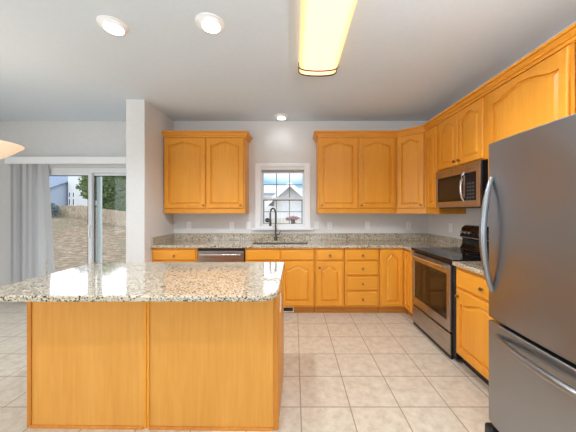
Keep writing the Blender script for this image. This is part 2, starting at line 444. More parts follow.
# diagonal corner cabinet
A, B = Vector((1.455, fy)), Vector((1.735, 3.475))
uc = thing('corner_wall_cabinet', 'maple wall cabinet set diagonally across the back right corner', 'cabinet', (A.x, A.y, 0), 0, 'maple wall cabinets')
g = BM(); prism(g, [(0, 0), (B.x-A.x, B.y-A.y), (XR-.002-A.x, B.y-A.y), (XR-.002-A.x, YB-.002-A.y), (0, YB-.002-A.y)], UB, UT, 'z')
obj('carcass', g, M['wood'], uc)
ln = (B-A).length; ang = math.atan2(B.y-A.y, B.x-A.x)
d = front('door', uc, 0, ln-.044, DB, DT, .045, (ln-.044-.035, .045), frame=.05)
dirv = (B-A).normalized()
d.location = (dirv.x*.020, dirv.y*.020, DB); d.rotation_euler = (0, 0, ang)
d.location = d.location + Vector((math.sin(ang)*.0015, -math.cos(ang)*.0015, 0))
# right wall run (local x runs toward the camera)
RX = 1.735
def wall_cab_right(name, label, y0, y1, zb, doors):
    t = thing(name, label, 'cabinet', (RX, y0, 0), -PI/2, 'maple wall cabinets')
    obj('carcass', bx(0, y0-y1-.003, 0, XR-RX-.002, zb, UT), M['wood'], t, bevel=.002)
    for (a, b, z0, rise, kx) in doors:
        front('door', t, a, b, z0, DT, rise, (kx, .045) if kx is not None else None)
    return t
wall_cab_right('narrow_wall_cabinet', 'narrow one-door maple wall cabinet between the corner and the microwave', 3.472, 3.162, UB, [(.02, .275, DB, .045, None)])
wall_cab_right('wall_cabinet', 'short two-door maple wall cabinet directly above the microwave', 3.158, 2.335, 1.83, [(.012, .375, 1.842, .045, .33), (.386, .748, 1.842, .045, .035)])
wall_cab_right('wall_cabinet', 'wide one-door maple wall cabinet between the microwave and the refrigerator', 2.331, 1.632, UB, [(-.012, .673, DB, .06, .04)])
wall_cab_right('wall_cabinet', 'short maple wall cabinet high above the refrigerator', 1.628, .70, 1.83, [(.02, .455, 1.845, .045, .40), (.467, .905, 1.845, .045, .035)])
cr = obj('crown_molding', crown_path(BM(), [(xc-.001, YB-.002), (xc-.001, fy-.002), (A.x+.0008, A.y-.002), (B.x-.002, B.y-.0008), (RX-.002, .70)], UT+.0005), M['wood_h'])
tag(cr, 'stepped maple crown molding running along the tops of the right-hand wall cabinets', 'molding')

# ---- base cabinets
FY, BT = 3.458, .876
def base_cab(name, label, x0, x1, loc, rot, parts, depth=.60, kick=True, km='toe'):
    t = thing(name, label, 'cabinet', loc, rot, 'maple base cabinets')
    if name == 'sink_base_cabinet':     # open-topped, the sink bowls hang inside
        g = slab([x0, x0+.018, x1-.018, x1], [0, .018, depth-.012, depth], hole((x0+.018, x1-.018, .018, depth-.012)), .12, BT, lambda u, v, q: (u, v, q))
        box(g, x0, x1, 0, depth, .10, .1199)
        obj('carcass', g, M['wood'], t)
    else:
        obj('carcass', bx(x0, x1, 0, depth, .10, BT), M['wood'], t, bevel=.0015)
    if kick: obj('toe_kick', bx(x0, x1, .07, .085, 0, .0985), M[km], t)
    for p in parts: front(p[0], t, *p[1:5], **p[5])
    return t
def back_cab(name, label, x0, x1, parts): return base_cab(name, label, 0, x1-x0-.002, (x0, FY, 0), 0, parts)
DZ = (.722, .848)
w_ = -1.27+1.865
back_cab('base_cabinet', 'maple base cabinet left of the dishwasher, against the partition wall', -1.865, -1.268,
    [('drawer', .025, w_-.02, *DZ, dict(flat=True, kn=((w_-.045)/2, .055))), ('door', .025, w_-.02, .125, .70, dict(rise=.05, kn=(w_-.09, .52)))])
w_ = .27+.64
back_cab('sink_base_cabinet', 'maple sink base cabinet below the sink and window', -.645, .268,
    [('false_drawer', .015, .455, *DZ, dict(flat=True)), ('false_drawer', .470, w_-.015, *DZ, dict(flat=True)),
     ('door', .015, .455, .125, .70, dict(rise=.05, kn=(.405, .52))), ('door', .470, w_-.015, .125, .70, dict(rise=.05, kn=(.035, .52)))])
back_cab('base_cabinet', 'maple base cabinet with one drawer over one arched door, right of the sink', .272, .655,
    [('drawer', .018, .36, *DZ, dict(flat=True, kn=(.171, .062))), ('door', .018, .36, .125, .70, dict(rise=.05, kn=(.035, .50)))])
back_cab('drawer_base_cabinet', 'maple base cabinet holding a stack of four drawers', .659, 1.115,
    [('drawer', .025, .43, *DZ, dict(flat=True, kn=(.203, .062)))] +
    [('drawer', .025, .43, a, b, dict(flat=True, kn=(.203, (b-a)/2))) for a, b in ((.526, .696), (.329, .499), (.125, .303))])
# corner (two narrow doors meeting in the corner)
RF = 1.44
t = thing('corner_base_cabinet', 'maple corner base cabinet with two narrow doors meeting at a right angle', 'cabinet', (1.119, FY, 0), 0, 'maple base cabinets')
ox = RF-1.119
g = BM(); prism(g, [(0, 0), (ox, 0), (ox, 3.196-FY), (XR-.002-1.119, 3.196-FY), (XR-.002-1.119, .6), (0, .6)], .10, BT, 'z')
obj('carcass', g, M['wood'], t)
g = BM(); prism(g, [(0, .07), (ox+.07, .07), (ox+.07, 3.196-FY), (ox+.085, 3.196-FY), (ox+.085, .085), (0, .085)], 0, .0985, 'z')
obj('toe_kick', g, M['toe'], t)
front('door', t, .02, ox-.026, .12, .852, .05, frame=.05)
d = front('door', t, 0, .205, .12, .852, .045, frame=.045)
d.location = (ox-.0015, -.030, .12); d.rotation_euler = (0, 0, -PI/2)
# near right cabinet
base_cab('base_cabinet', 'maple base cabinet with drawer over wide arched door, between range and refrigerator', 0, .72, (RF, 2.350, 0), -PI/2,
    [('drawer', .03, .70, .70, .85, dict(flat=True, kn=(.33, .07))), ('door', .03, .70, .125, .68, dict(rise=.06, kn=(.035, .50)))], depth=XR-RF-.002, km='black')  # toe kick blackened: the dark of the recess is put into its colour

# ---- countertops
CZ0, CZ1 = .8775, .914
SX0, SX1, SY0, SY1 = -.575, .19, 3.56, 3.93
ct = obj('countertop', slab([-1.865, SX0, SX1, 1.405, XR-.002], [3.192, 3.425, SY0, SY1, YB-.002],
    lambda u, v: (v > 3.425 or u > 1.405) and not (SX0 < u < SX1 and SY0 < v < SY1), CZ0, CZ1, lambda u, v, w_: (u, v, w_)), M['granite'], bevel=.006)
tag(ct, 'L-shaped speckled granite countertop along the back wall with an undermount sink cutout', 'countertop')
g = BM(); box(g, -1.845, XR-.024, YB-.023, YB-.003, CZ1+.0005, CZ1+.102); box(g, -1.865, -1.8455, 3.435, YB-.003, CZ1+.0005, CZ1+.102)
box(g, XR-.0235, XR-.003, 3.192, YB-.003, CZ1+.0005, CZ1+.102)
obj('backsplash', g, M['granite'], ct, bevel=.002)
ct2 = obj('countertop', bx(1.405, XR-.002, 1.64, 2.352, CZ0, CZ1), M['granite'], bevel=.006)
tag(ct2, 'short piece of speckled granite countertop between the range and the refrigerator', 'countertop')
obj('backsplash', bx(XR-.0235, XR-.003, 1.64, 2.352, CZ1+.0005, CZ1+.102), M['granite'], ct2, bevel=.002)

# ---- sink and faucet
sk = thing('kitchen_sink', 'stainless double-bowl undermount sink set in the back countertop under the window', 'sink', ((SX0+SX1)/2, (SY0+SY1)/2, .72))
def bowl(x0, x1, y0, y1):
    bm = BM(); z0, z1 = -.015, .155
    R = lambda a, b, c, d_, z: [(a, c, z), (b, c, z), (b, d_, z), (a, d_, z)]
    loft(bm, [R(x0-.01, x1+.01, y0-.01, y1+.01, z1), R(x0-.01, x1+.01, y0-.01, y1+.01, z0-.004), ], cap0=False, cap1=True)
    loft(bm, [R(x0, x1, y0, y1, z1), R(x0+.01, x1-.01, y0+.01, y1-.01, z0)], cap0=False, cap1=True)
    V = [R(x0-.01, x1+.01, y0-.01, y1+.01, z1), R(x0, x1, y0, y1, z1)]; loft(bm, V, False, False)
    return bm
sw, sh = (SX1-SX0)/2, (SY1-SY0)/2
obj('bowl', bowl(-sw+.012, -.012, -sh+.01, sh-.01), M['sink'], sk); obj('bowl', bowl(.012, sw-.012, -sh+.01, sh-.01), M['sink'], sk)
for x in (-sw/2, sw/2):
    d = obj('drain', lathe(BM(), [(0, 0), (.04, 0), (.04, .004), (.028, .003), (0, .002)], 20), M['chrome'], sk, smooth=True); d.location = (x, 0, -.0148)
fc = thing('faucet', 'tall dark nickel gooseneck pull-down faucet behind the sink', 'faucet', (-.285, 3.985, CZ1+.0006))
obj('base', lathe(BM(), [(.030, 0), (.030, .006), (.024, .012), (.020, .06), (.0, .06)], 20), M['nickel'], fc, smooth=True)
path = [(0, 0, .055), (0, 0, .40)]
for k in range(1, 13):
    a = PI*k/12; path.append((-.055*(1-math.cos(a))/2*1.25, -.13*(1-math.cos(a))/2, .40+.085*math.sin(a)))
path.append((-.069, -.13, .33))
obj('spout', tube(BM(), path, .0125, 12), M['nickel'], fc, smooth=True)
obj('spray_head', lathe(BM(), [(.013, .33), (.017, .32), (.019, .24), (.015, .225), (0, .225)], 16, Matrix.Translation((-.069, -.13, 0))), M['nickel'], fc, smooth=True)
obj('handle', tube(BM(), [(.018, 0, .085), (.05, -.01, .095), (.075, -.015, .14)], [.009, .008, .006], 10), M['nickel'], fc, smooth=True)

# ---- dishwasher
dw = thing('dishwasher', 'stainless steel dishwasher with black top strip, built in left of the sink', 'dishwasher', (-1.262, FY, 0))
obj('tub', bx(.002, .606, .012, .58, .10, BT-.003), M['black'], dw)
obj('door', bx(.006, .602, -.022, .010, .105, .838), M['steel_warm'], dw, bevel=.004)
obj('control_strip', bx(.006, .602, -.018, .010, .841, .872), M['black'], dw, bevel=.002)
obj('toe_kick', bx(.006, .602, .07, .085, 0, .098), M['black'], dw)
h = obj('handle', tube(BM(), [(.04, -.058, .795), (.30, -.062, .795), (.565, -.058, .795)], .011, 12), M['chrome'], dw, smooth=True)
for x in (.045, .545): obj('handle_post', bx(x, x+.015, -.056, -.0225, .787, .803), M['chrome'], h)

# ---- floor register in the toe kick
vt = thing('floor_register', 'small dark vent with white frame in the toe kick under the sink cabinet', 'vent', (-.155, FY+.066, .012))
obj('frame', slab([0, .008, .135, .145], [0, .012, .062, .07], hole((.008, .135, .012, .062)), -.006, .0, F3), M['white'], vt, bevel=.001)
g = BM()
for k in range(9): box(g, .016+.013*k, .020+.013*k, -.003, .0005, .012, .062)
obj('grille', g, mat('brown_grille', hexc(96, 66, 48), .5), vt)
obj('duct', bx(.008, .135, .001, .0032, .012, .062), M['black'], vt)

# ---- range (local x toward camera, y into wall)
RW = .792
rg = thing('range', 'stainless electric range with black glass cooktop, between corner and near base cabinet', 'range', (RF, 3.182, 0), -PI/2)
RD = XR-RF
obj('body', bx(.003, RW+.034, .004, RD-.03, .03, .895), M['black'], rg, bevel=.003)
ck = obj('cooktop', bx(-.002, RW+.034, -.035, RD-.10, .8955, .922), M['black_glass'], rg, bevel=.006)
for (bx_, by_, br_) in ((.20, .12, .10), (.56, .12, .075), (.20, .38, .075), (.56, .38, .10)):
    g = BM(); n = 40
    o_ = [(bx_+br_*math.cos(2*PI*k/n), by_+br_*math.sin(2*PI*k/n)) for k in range(n)]
    i_ = [(bx_+(br_-.004)*math.cos(2*PI*k/n), by_+(br_-.004)*math.sin(2*PI*k/n)) for k in range(n)]
    loft(g, [[(p[0], p[1], .9221) for p in o_], [(p[0], p[1], .9225) for p in o_], [(p[0], p[1], .9225) for p in i_], [(p[0], p[1], .9221) for p in i_]], False, False)
    obj('burner_ring', g, mat('burner_grey', hexc(70, 70, 72), .4), ck)
dz0, dz1 = .255, .866
od = obj('oven_door', slab([.008, .055, RW-.075, RW-.018], [dz0, .345, .775, dz1], hole((.055, RW-.075, .345, .775)), -.022, .002, lambda u, v, w_: (u, w_, v)), M['steel_warm'], rg, bevel=.004)
obj('oven_window', bx(.0555, RW-.0755, -.018, .0, .3455, .7745), M['oven_glass'], od)
g = BM()
box(g, .10, .104, -.0186, -.0181, .39, .73); box(g, RW-.125, RW-.121, -.0186, -.0181, .39, .73)
box(g, .104, RW-.125, -.0186, -.0181, .726, .73); box(g, .104, RW-.125, -.0186, -.0181, .39, .394)
obj('window_border', g, mat('oven_border', hexc(30, 22, 18), .3), od)
h = obj('handle', tube(BM(), [(.05, -.052, .838), (.2, -.060, .838), (.38, -.062, .838), (.56, -.060, .838), (RW-.07, -.052, .838)], .0135, 14), M['chrome'], od, smooth=True)
for x in (.055, RW-.095): obj('handle_post', bx(x, x+.02, -.050, -.0225, .828, .848), M['chrome'], h, bevel=.003)
lg = obj('logo_badge', lathe(BM(), [(0, 0), (.0145, 0), (.0145, .002), (0, .003)], 20, Matrix.Translation((.36, -.0222, .300)) @ Matrix.Rotation(PI/2, 4, 'X')), M['chrome'], od, smooth=True, label='small round silver emblem')
obj('storage_drawer', bx(.008, RW-.018, -.022, .002, .045, .237), M['steel_warm'], rg, bevel=.005)
obj('kick_strip', bx(.012, RW-.02, -.012, .003, .005, .042), M['black'], rg)
bg_ = BM()
prism(bg_, [(RD-.105, .923), (RD-.004, .923), (RD-.004, 1.175), (RD-.02, 1.197), (RD-.05, 1.19), (RD-.08, 1.165), (RD-.105, 1.06), (RD-.075, 1.04), (RD-.075, .98)], .055, RW+.02, 'x')
bgo = obj('backguard', bg_, M['black_glass'], rg, bevel=.004)
obj('control_trim', bx(.06, RW+.014, RD-.1065, RD-.1058, 1.055, 1.063), M['steel_warm'], bgo)
obj('control_display', bx(.36, .55, RD-.1035, RD-.090, 1.09, 1.13), mat('display_dark', (.02, .03, .035, 1), .1), bgo)
for x in (.10, .17, .24, .66, .73):
    k_ = obj('knob', lathe(BM(), [(.0, 0), (.022, 0), (.020, .018), (.014, .026), (0, .027)], 20, Matrix.Rotation(PI/2-.22, 4, 'X')), M['chrome'], bgo, smooth=True)
    k_.location = (x, RD-.095, 1.11)
for x in (.05, RW-.06):
    obj('foot', lathe(BM(), [(0, 0), (.018, 0), (.018, .03), (0, .03)], 12, Matrix.Translation((x, .10, 0))), M['black'], rg)

# ---- microwave
mw = thing('microwave', 'stainless over-the-range microwave with black window under the short wall cabinet', 'microwave', (1.69, 3.155, 1.40), -PI/2)
MD = XR-1.69-.004; MW = .752
obj('body', bx(0, MW, .022, MD, 0, .425), M['black'], mw, bevel=.002)
fr = obj('front_frame', slab([0, .035, .515, .535, .70, MW], [.0, .062, .335, .424], hole((.035, .515, .062, .335), (.535, .70, .062, .335)), -.002, .021, F3), M['steel_warm'], mw, bevel=.003)
obj('window', bx(.0355, .5145, .003, .02, .0625, .3345), M['oven_glass'], mw)
g = slab([.0355, .065, .48, .5145], [.0625, .09, .305, .3345], hole((.065, .48, .09, .305)), .0018, .0029, F3); obj('window_border', g, M['black_glass'], mw)
cp = obj('control_panel', bx(.5355, .6995, .002, .02, .0625, .3345), M['panel_black'], mw)
g = BM()
for r_ in range(5):
    for c_ in range(3): box(g, .565+.04*c_, .588+.04*c_, .0008, .0018, .085+.034*r_, .097+.034*r_)
obj('button', g, mat('button_grey', hexc(92, 92, 96), .5), cp); cp.children[0]['kind'] = 'stuff'
obj('seam', bx(.575, .577, -.0028, -.0022, .336, .423), M['black'], fr)
h = obj('handle', tube(BM(), [(.532, -.004, .06), (.532, -.022, .09), (.532, -.034, .14), (.532, -.038, .20), (.532, -.034, .26), (.532, -.022, .31), (.532, -.004, .34)], .0135, 12), M['chrome'], mw, smooth=True)
obj('logo_badge', lathe(BM(), [(0, 0), (.011, 0), (.011, .002), (0, .003)], 18, Matrix.Translation((.37, -.0022, .385)) @ Matrix.Rotation(PI/2, 4, 'X')), M['chrome'], fr, label='small round silver emblem')
obj('vent_grille', bx(.02, MW-.02, .03, .15, -.012, -.0005), M['black'], mw)

# ---- refrigerator
FX = 1.181; FW = .90; FH = 1.768
rf = thing('refrigerator', 'large stainless refrigerator with bottom freezer at the right, nearest the camera', 'refrigerator', (FX, 1.612, 0), -PI/2)
obj('body', bx(.006, FW-.006, .085, XR-FX-.02, .04, 1.75), M['fridge_side'], rf, bevel=.004)
def curved(x0, x1, z0, z1, bow=.014, t=.075, n=20):
    bm = BM(); loops = []
    r = .010
    pr = []
    for k in range(n+1):
        u = k/n; pr.append((x0+(x1-x0)*u, -bow*math.sin(PI*u)*0 + -bow*(1-(2*u-1)**2)))
    # round vertical edges
    f = [(x0, t), (x0, r), (x0+.003, .003)]+[(p[0], p[1]) for p in pr[1:-1]]+[(x1-.003, .003), (x1, r), (x1, t)]
    sh_ = lambda d: [(min(max(p[0], x0+d), x1-d), max(p[1], p[1]) + (d if p[1] < t*.5 else 0)) for p in f]
    loops = [[(p[0], p[1], z0) for p in sh_(.006)], [(p[0], p[1], z0+.006) for p in f], [(p[0], p[1], z1-.006) for p in f], [(p[0], p[1], z1) for p in sh_(.006)]]
    loft(bm, loops); return bm
fd = obj('door', curved(0, FW, .718, FH), M['steel'], rf, smooth=True)
fz = obj('freezer_drawer', curved(0, FW, .085, .700), M['steel'], rf, smooth=True)
obj('door_gasket', bx(.012, FW-.012, .076, .084, .09, FH-.02), M['black'], rf)
hp = []
for k in range(17):
    u = k/16; hp.append((.040+.004*math.sin(PI*u), -.004-.058*math.sin(PI*u)**.8, .885+(1.560-.885)*u))
obj('handle', tube(BM(), hp, [.013+.006*math.sin(PI*k/16) for k in range(17)], 14, 1.0, Vector((0, 1, 0))), M['steel'], fd, smooth=True)
hp = []
for k in range(21):
    u = k/20; hp.append((.085+(FW-.17)*u, -.006-.072*math.sin(PI*u)**.7, .638-.0*math.sin(PI*u)))
obj('handle', tube(BM(), hp, [.012+.006*math.sin(PI*k/20) for k in range(21)], 14, 1.0), M['steel'], fz, smooth=True)
obj('hinge_cover', bx(FW-.09, FW-.01, .01, .16, FH+.0005, FH+.025), M['black'], rf, bevel=.006)
ft = BM(); box(ft, -.006, .055, -.022, .060, .0, .072)
obj('foot', ft, M['black'], rf, bevel=.014, seg=3, label='black foot under the door corner')
obj('foot', bx(FW-.055, FW+.006, -.022, .060, 0, .072), M['black'], rf, bevel=.014, seg=3)
obj('kick_grille', bx(.055, FW-.055, .06, .084, .015, .078), M['black'], rf)

# ------------------------------------------------------------------ island
IX0, IX1, IY0, IY1 = -1.683, -.100, 1.662, 2.27
isl = thing('kitchen_island', 'maple-panelled kitchen island under the large granite top in the foreground', 'island', (IX0, IY0, 0), math.radians(-.8))
_isl_off = (-IX0, -IY0)
obj('carcass', bx(IX0+.012, IX1-.008, IY0+.012, IY1, .0, .879), M['wood'], isl)
XM = -.925
obj('back_panel', bx(IX0+.028, XM-.02, IY0+.003, IY0+.0115, .0, .8785), M['wood_panel'], isl, label='left plain veneer panel')
obj('back_panel', bx(XM+.02, IX1-.032, IY0+.003, IY0+.0115, .0, .8785), M['wood_panel'], isl, label='right plain veneer panel')
g = BM(); box(g, XM-.019, XM-.001, IY0-.003, IY0+.0115, 0, .8785); box(g, XM+.001, XM+.019, IY0-.003, IY0+.0115, 0, .8785)
obj('center_batten', g, M['wood'], isl, bevel=.003)
obj('corner_post', bx(IX0, IX0+.027, IY0-.004, IY0+.022, 0, .8785), M['wood_dark'], isl, bevel=.003)
obj('corner_post', bx(IX1-.031, IX1, IY0-.004, IY0+.030, 0, .8785), M['wood_dark'], isl, bevel=.004)
obj('side_panel', bx(IX1-.0075, IX1-.001, IY0+.031, IY1, .0, .8785), M['wood_panel'], isl)
obj('side_panel', bx(IX0+.001, IX0+.0115, IY0+.023, IY1, .0, .8785), M['wood_panel'], isl)
g = BM()
for a, b in ((IX0+.028, XM-.0195), (XM+.0195, IX1-.032)):
    loft(g, [[(x, IY0+.0025, 0), (x, IY0-.011, 0), (x, IY0-.009, .008), (x, IY0-.003, .013), (x, IY0+.0025, .014)] for x in (a, b)])
obj('base_molding', g, M['wood_dark'], isl)
for ch in isl.children:
    ch.location = (-IX0, -IY0, 0)
# top
TX0, TX1, TY0, TY1 = -1.745, -.088, 1.385, 2.313
pl = [(TX0, TY1), (TX0, TY0)]
r_ = .115
for k in range(13):
    a = -PI/2+PI/2*k/12; pl.append((TX1-r_+r_*math.cos(a), TY0+r_+r_*math.sin(a)))
for k in range(5):
    a = PI/2*k/4; pl.append((TX1-.02+.02*math.cos(a), TY1-.02+.02*math.sin(a)))
it = obj('island_countertop', prism(BM(), pl, .8805, CZ1, 'z'), M['granite'], bevel=.009, seg=3)
tag(it, 'large speckled granite top with rounded corner on the kitchen island', 'countertop')

# ------------------------------------------------------------------ outlets & switches
def outlet(label, loc, rot, sw=False, grp='white wall outlets'):
    t = thing('light_switch' if sw else 'wall_outlet', label, 'switch' if sw else 'outlet', loc, rot, None if sw else grp)
    obj('plate', bx(-.036, .036, -.006, -.0005, -.058, .058), M['white'], t, bevel=.003)
    if sw:
        obj('toggle', bx(-.006, .006, -.016, -.0062, -.012, .012), M['white'], t, bevel=.002)
    else:
        for z in (-.022, .022):
            s_ = obj('socket', bx(-.016, .016, -.0085, -.0062, z-.014, z+.014), M['white'], t, bevel=.003)
            g = BM(); box(g, -.008, -.005, -.0092, -.0086, z-.006, z+.006); box(g, .005, .008, -.0092, -.0086, z-.006, z+.006)
            obj('slots', g, M['black'], s_)
    return t
zO = 1.137
X = lambda px: (px-294.5)*YB/264
outlet('white wall outlet under the left end of the left wall cabinet', (X(189), YB, zO), 0)
outlet('white wall outlet under the right end of the left wall cabinet', (X(232), YB, zO), 0)
outlet('white light switch on the wall immediately left of the sink window', (X(248.6), YB, zO), 0, True)
outlet('white light switch on the wall immediately right of the sink window', (X(316.7), YB, zO), 0, True)
outlet('white wall outlet beside the switch to the right of the sink window', (X(329.7), YB, zO), 0)
outlet('white wall outlet under the middle of the right wall cabinets', (X(367.5), YB, zO), 0)
outlet('white wall outlet near the back right corner under the diagonal cabinet', (X(408.3), YB, zO), 0)
outlet('white wall outlet on the right wall just beyond the range', (XR, 3.48, zO), -PI/2)
outlet('white outlet on the right end of the wooden island', (IX1-.0005, 1.83, .727), PI/2)

# ------------------------------------------------------------------ ceiling lights
def can(label, x, y, r, dx=0, dy=0, power=9):
    t = thing('recessed_light', label, 'ceiling light', (x, y, H), 0, 'recessed ceiling lights')
    bm = BM(); n = 36
    prof = [(r, 0, 0), (r, -.006, 0), (r*.93, -.010, 0), (r*.86, -.012, .1), (r*.64, -.035, 1)]
    loops = [[(p[0]*math.cos(2*PI*k/n)+dx*p[2], p[0]*math.sin(2*PI*k/n)+dy*p[2], p[1]-.0005) for k in range(n)] for p in prof]
    loft(bm, loops, True, True)
    obj('trim', bm, M['white'], t, smooth=True)
    ln_ = BM(); loft(ln_, [[(p*math.cos(2*PI*k/n)+dx, p*math.sin(2*PI*k/n)+dy, z) for k in range(n)] for p, z in ((r*.62, -.0358), (r*.60, -.040), (r*.40, -.044))])
    obj('lens', ln_, M['lamp_white'], t, smooth=True)
    l = bpy.data.lights.new('recessed_bulb', 'SPOT'); l.energy = power; l.spot_size = math.radians(150); l.spot_blend = .55; l.shadow_soft_size = r*.5; l.color = (.90, .96, 1)
    o = bpy.data.objects.new('recessed_bulb', l); o.location = (dx, dy, -.075); C.objects.link(o); o.parent = t
    return t
can('leftmost white recessed ceiling light, with angled trim', -1.355, 1.975, .105, .012, -.010, 26)
can('white recessed ceiling light nearer the long fluorescent fixture, second from left', -.625, 1.952, .105, .012, -.010, 62)
can('small white recessed ceiling light near the back wall above the sink', -.19, 3.855, .10, .0, -.005, 1.5)
can('added unseen recessed fill light over the dining end behind the camera', -2.2, .05, .105, 0, 0, 22)  # this can and those below are added for fill, out of view
can('added unseen recessed fill light centred in the room behind the camera', -.7, .05, .105, 0, 0, 24)
can('added unseen recessed fill light at the refrigerator side behind the camera', 1.1, -.9, .105, 0, 0, 24)
can('added unseen recessed fill light above the aisle in front of the refrigerator', .75, 1.58, .105, 0, 0, 68)  # added out of view to brighten the right side and back wall

# fluorescent fixture
fl = thing('fluorescent_light', 'long glowing warm fluorescent ceiling fixture with curved diffuser', 'ceiling light', (.222, 1.85, H))
def arc(wd_, dp, z0=-.012, n=16):
    return [(-wd_*math.cos(PI*k/n), z0-dp*math.sin(PI*k/n)**.38) for k in range(n+1)]
obj('housing', bx(-.165, .165, -.60, .60, -.012, -.0005), M['white'], fl)
g = BM(); prism(g, arc(.180, .075), -.60, .60, 'y'); obj('diffuser', g, M['diffuser'], fl, smooth=True)
M['brass_dark'] = mat('dark_bronze', hexc(60, 48, 32), .6, .3)
for sgn in (-1, 1):
    y0 = .601*sgn; y1 = .690*sgn
    g = BM(); prism(g, arc(.177, .072), y0, y1, 'y'); ec = obj('end_cap', g, M['diffuser'], fl, smooth=True, label='glowing end cap outlined in dark metal')
    for (ya, yb) in ((y0-.005*sgn, y0+.005*sgn), (y1-.006*sgn, y1+.006*sgn)):
        g = BM(); o_ = arc(.187, .083); i_ = arc(.181, .076)
        loft(g, [[(p[0], ya, p[1]) for p in o_]+[(p[0], ya, p[1]) for p in i_[::-1]], [(p[0], yb, p[1]) for p in o_]+[(p[0], yb, p[1]) for p in i_[::-1]]])
        obj('rim', g, M['brass_dark'], ec)

# pendant
def bowl_lamp(label, loc, power, drop=1.93-2.75):
    pn = thing('pendant_lamp', label, 'lamp', loc)
    z0 = drop
    pr = [(.0, -.165), (.03, -.163), (.10, -.145), (.18, -.105), (.25, -.055), (.30, -.012), (.315, 0), (.318, .006), (.308, .006), (.295, -.006), (.245, -.048), (.175, -.098), (.10, -.136), (0, -.154)]
    g = BM(); n = 40
    loops = [[(max(r, 1e-4)*math.cos(2*PI*k/n), max(r, 1e-4)*math.sin(2*PI*k/n), z0+z) for k in range(n)] for r, z in pr]
    loft(g, loops); obj('lamp_shade', g, M['pendant'], pn, smooth=True)
    obj('rod', tube(BM(), [(0, 0, -.02), (0, 0, z0+.06)], .007, 10), M['nickel'], pn)
    obj('canopy', lathe(BM(), [(0, -.03), (.05, -.025), (.065, -.001), (0, -.001)], 24), M['nickel'], pn, smooth=True)
    obj('hub', lathe(BM(), [(0, z0+.06), (.02, z0+.05), (.02, z0+.03), (.0, z0+.02)], 16), M['nickel'], pn, smooth=True)
    for k in range(3):
        a = 2*PI*k/3+.4; obj('arm', tube(BM(), [(.015*math.cos(a), .015*math.sin(a), z0+.045), (.303*math.cos(a), .303*math.sin(a), z0+.004)], .004, 8), M['nickel'], pn)
    l = bpy.data.lights.new('pendant_bulb', 'POINT'); l.energy = power; l.shadow_soft_size = .05; l.color = (1, .82, .6) if power < 10 else (.94, .97, 1)
    o = bpy.data.objects.new('pendant_bulb', l); o.location = (0, 0, z0-.02); C.objects.link(o); o.parent = pn
bowl_lamp('glowing amber glass bowl pendant lamp at the left edge', (-2.70, 2.2, H), 2.5)
bowl_lamp('added amber glass bowl pendant lamp, unseen behind the camera on the refrigerator side', (1.0, .35, H), 60, -.62)  # added uplight, out of view, to brighten the right side of the ceiling

# ------------------------------------------------------------------ outside
def gz(x, y):
    """yard surface height"""
    if y < 6: return -.18
    t = min(1, (y-6)/22); base = -.18+.80*t*t*(3-2*t)
    side = min(1, max(0, (x+23)/14)); return base-1.25*side*t
g = BM(); NX, NY = 60, 60; V = {}
for i in range(NX+1):
    for j in range(NY+1):
        x = -75+115*i/NX; y = 4.25+95*(j/NY)**1.6; V[i, j] = g.verts.new((x, y, gz(x, y)+(random.uniform(-.03, .03) if y > 6 else 0)))
for i in range(NX):
    for j in range(NY): g.faces.new((V[i, j], V[i+1, j], V[i+1, j+1], V[i, j+1]))
ym = mat('yard_ground', hexc(170, 148, 120), .95)
v = coords(ym, (1, 1, 1)); n1 = N(ym, 'ShaderNodeTexNoise', Scale=3.2, Detail=4, Roughness=.8); L(ym, v, n1.inputs['Vector'])
n2 = N(ym, 'ShaderNodeTexNoise', Scale=.22, Detail=3); L(ym, v, n2.inputs['Vector'])
r1 = ramp(ym, [(.34, hexc(74, 62, 48)), (.50, hexc(114, 97, 74)), (.66, hexc(168, 148, 120))], n1.outputs[0])
r2 = ramp(ym, [(.50, (0, 0, 0, 1)), (.62, (.7, .7, .7, 1))], n2.outputs[0])
mx = N(ym, 'ShaderNodeMix'); mx.data_type = 'RGBA'; L(ym, r2.outputs[0], mx.inputs[0]); L(ym, r1.outputs[0], mx.inputs[6]); mx.inputs[7].default_value = hexc(84, 98, 66)
L(ym, mx.outputs[2], P(ym).inputs['Base Color'])
struct(obj('ground', g, ym, smooth=True))

fm = noise_mat('fence_cedar', hexc(158, 140, 116), hexc(196, 178, 152), 3, .85)
def fence(label, pts, hgt, step=.14, mm=None):
    t = thing('fence', label, 'fence', (*pts[0], gz(*pts[0])))
    o0 = Vector((*pts[0], gz(*pts[0])))
    for a, b in zip(pts, pts[1:]):
        a, b = Vector(a), Vector(b); ln_ = (b-a).length; d_ = (b-a)/ln_; nn = Vector((-d_.y, d_.x)); k = 0
        npan = max(1, int(round(ln_/2.4))); pl_ = ln_/npan
        for q in range(npan):
            g = BM(); s0 = q*pl_; m_ = int(pl_/step)
            for i in range(m_):
                c = a+d_*(s0+(i+.5)*pl_/m_); hw = pl_/m_*.44; z = gz(c.x, c.y)-.05; hh = hgt+.05+random.uniform(-.02, .02)
                e1, e2 = c-d_*hw, c+d_*hw
                loops = []
                for zz in (z, z+hh):
                    loops.append([(p.x-o0.x, p.y-o0.y, zz-o0.z) for p in (e1-nn*.01, e2-nn*.01, e2+nn*.01, e1+nn*.01)])
                loft(g, loops)
                e1, e2 = c-d_*(pl_/m_*.5), c+d_*(pl_/m_*.5)
                for rz in (.35, hgt-.3):
                    loft(g, [[(p.x-o0.x, p.y-o0.y, zz-o0.z) for p in (e1+nn*.012, e2+nn*.012, e2+nn*.05, e1+nn*.05)] for zz in (z+rz, z+rz+.08)])
            obj('fence_panel', g, mm or fm, t)
    return t
fence('weathered picket fence across the far end of the yard, seen through the sliding door', [(-33, 31), (-24.3, 29.5), (-20.6, 26.8), (-13.5, 22.5), (-9, 21)], 1.35)
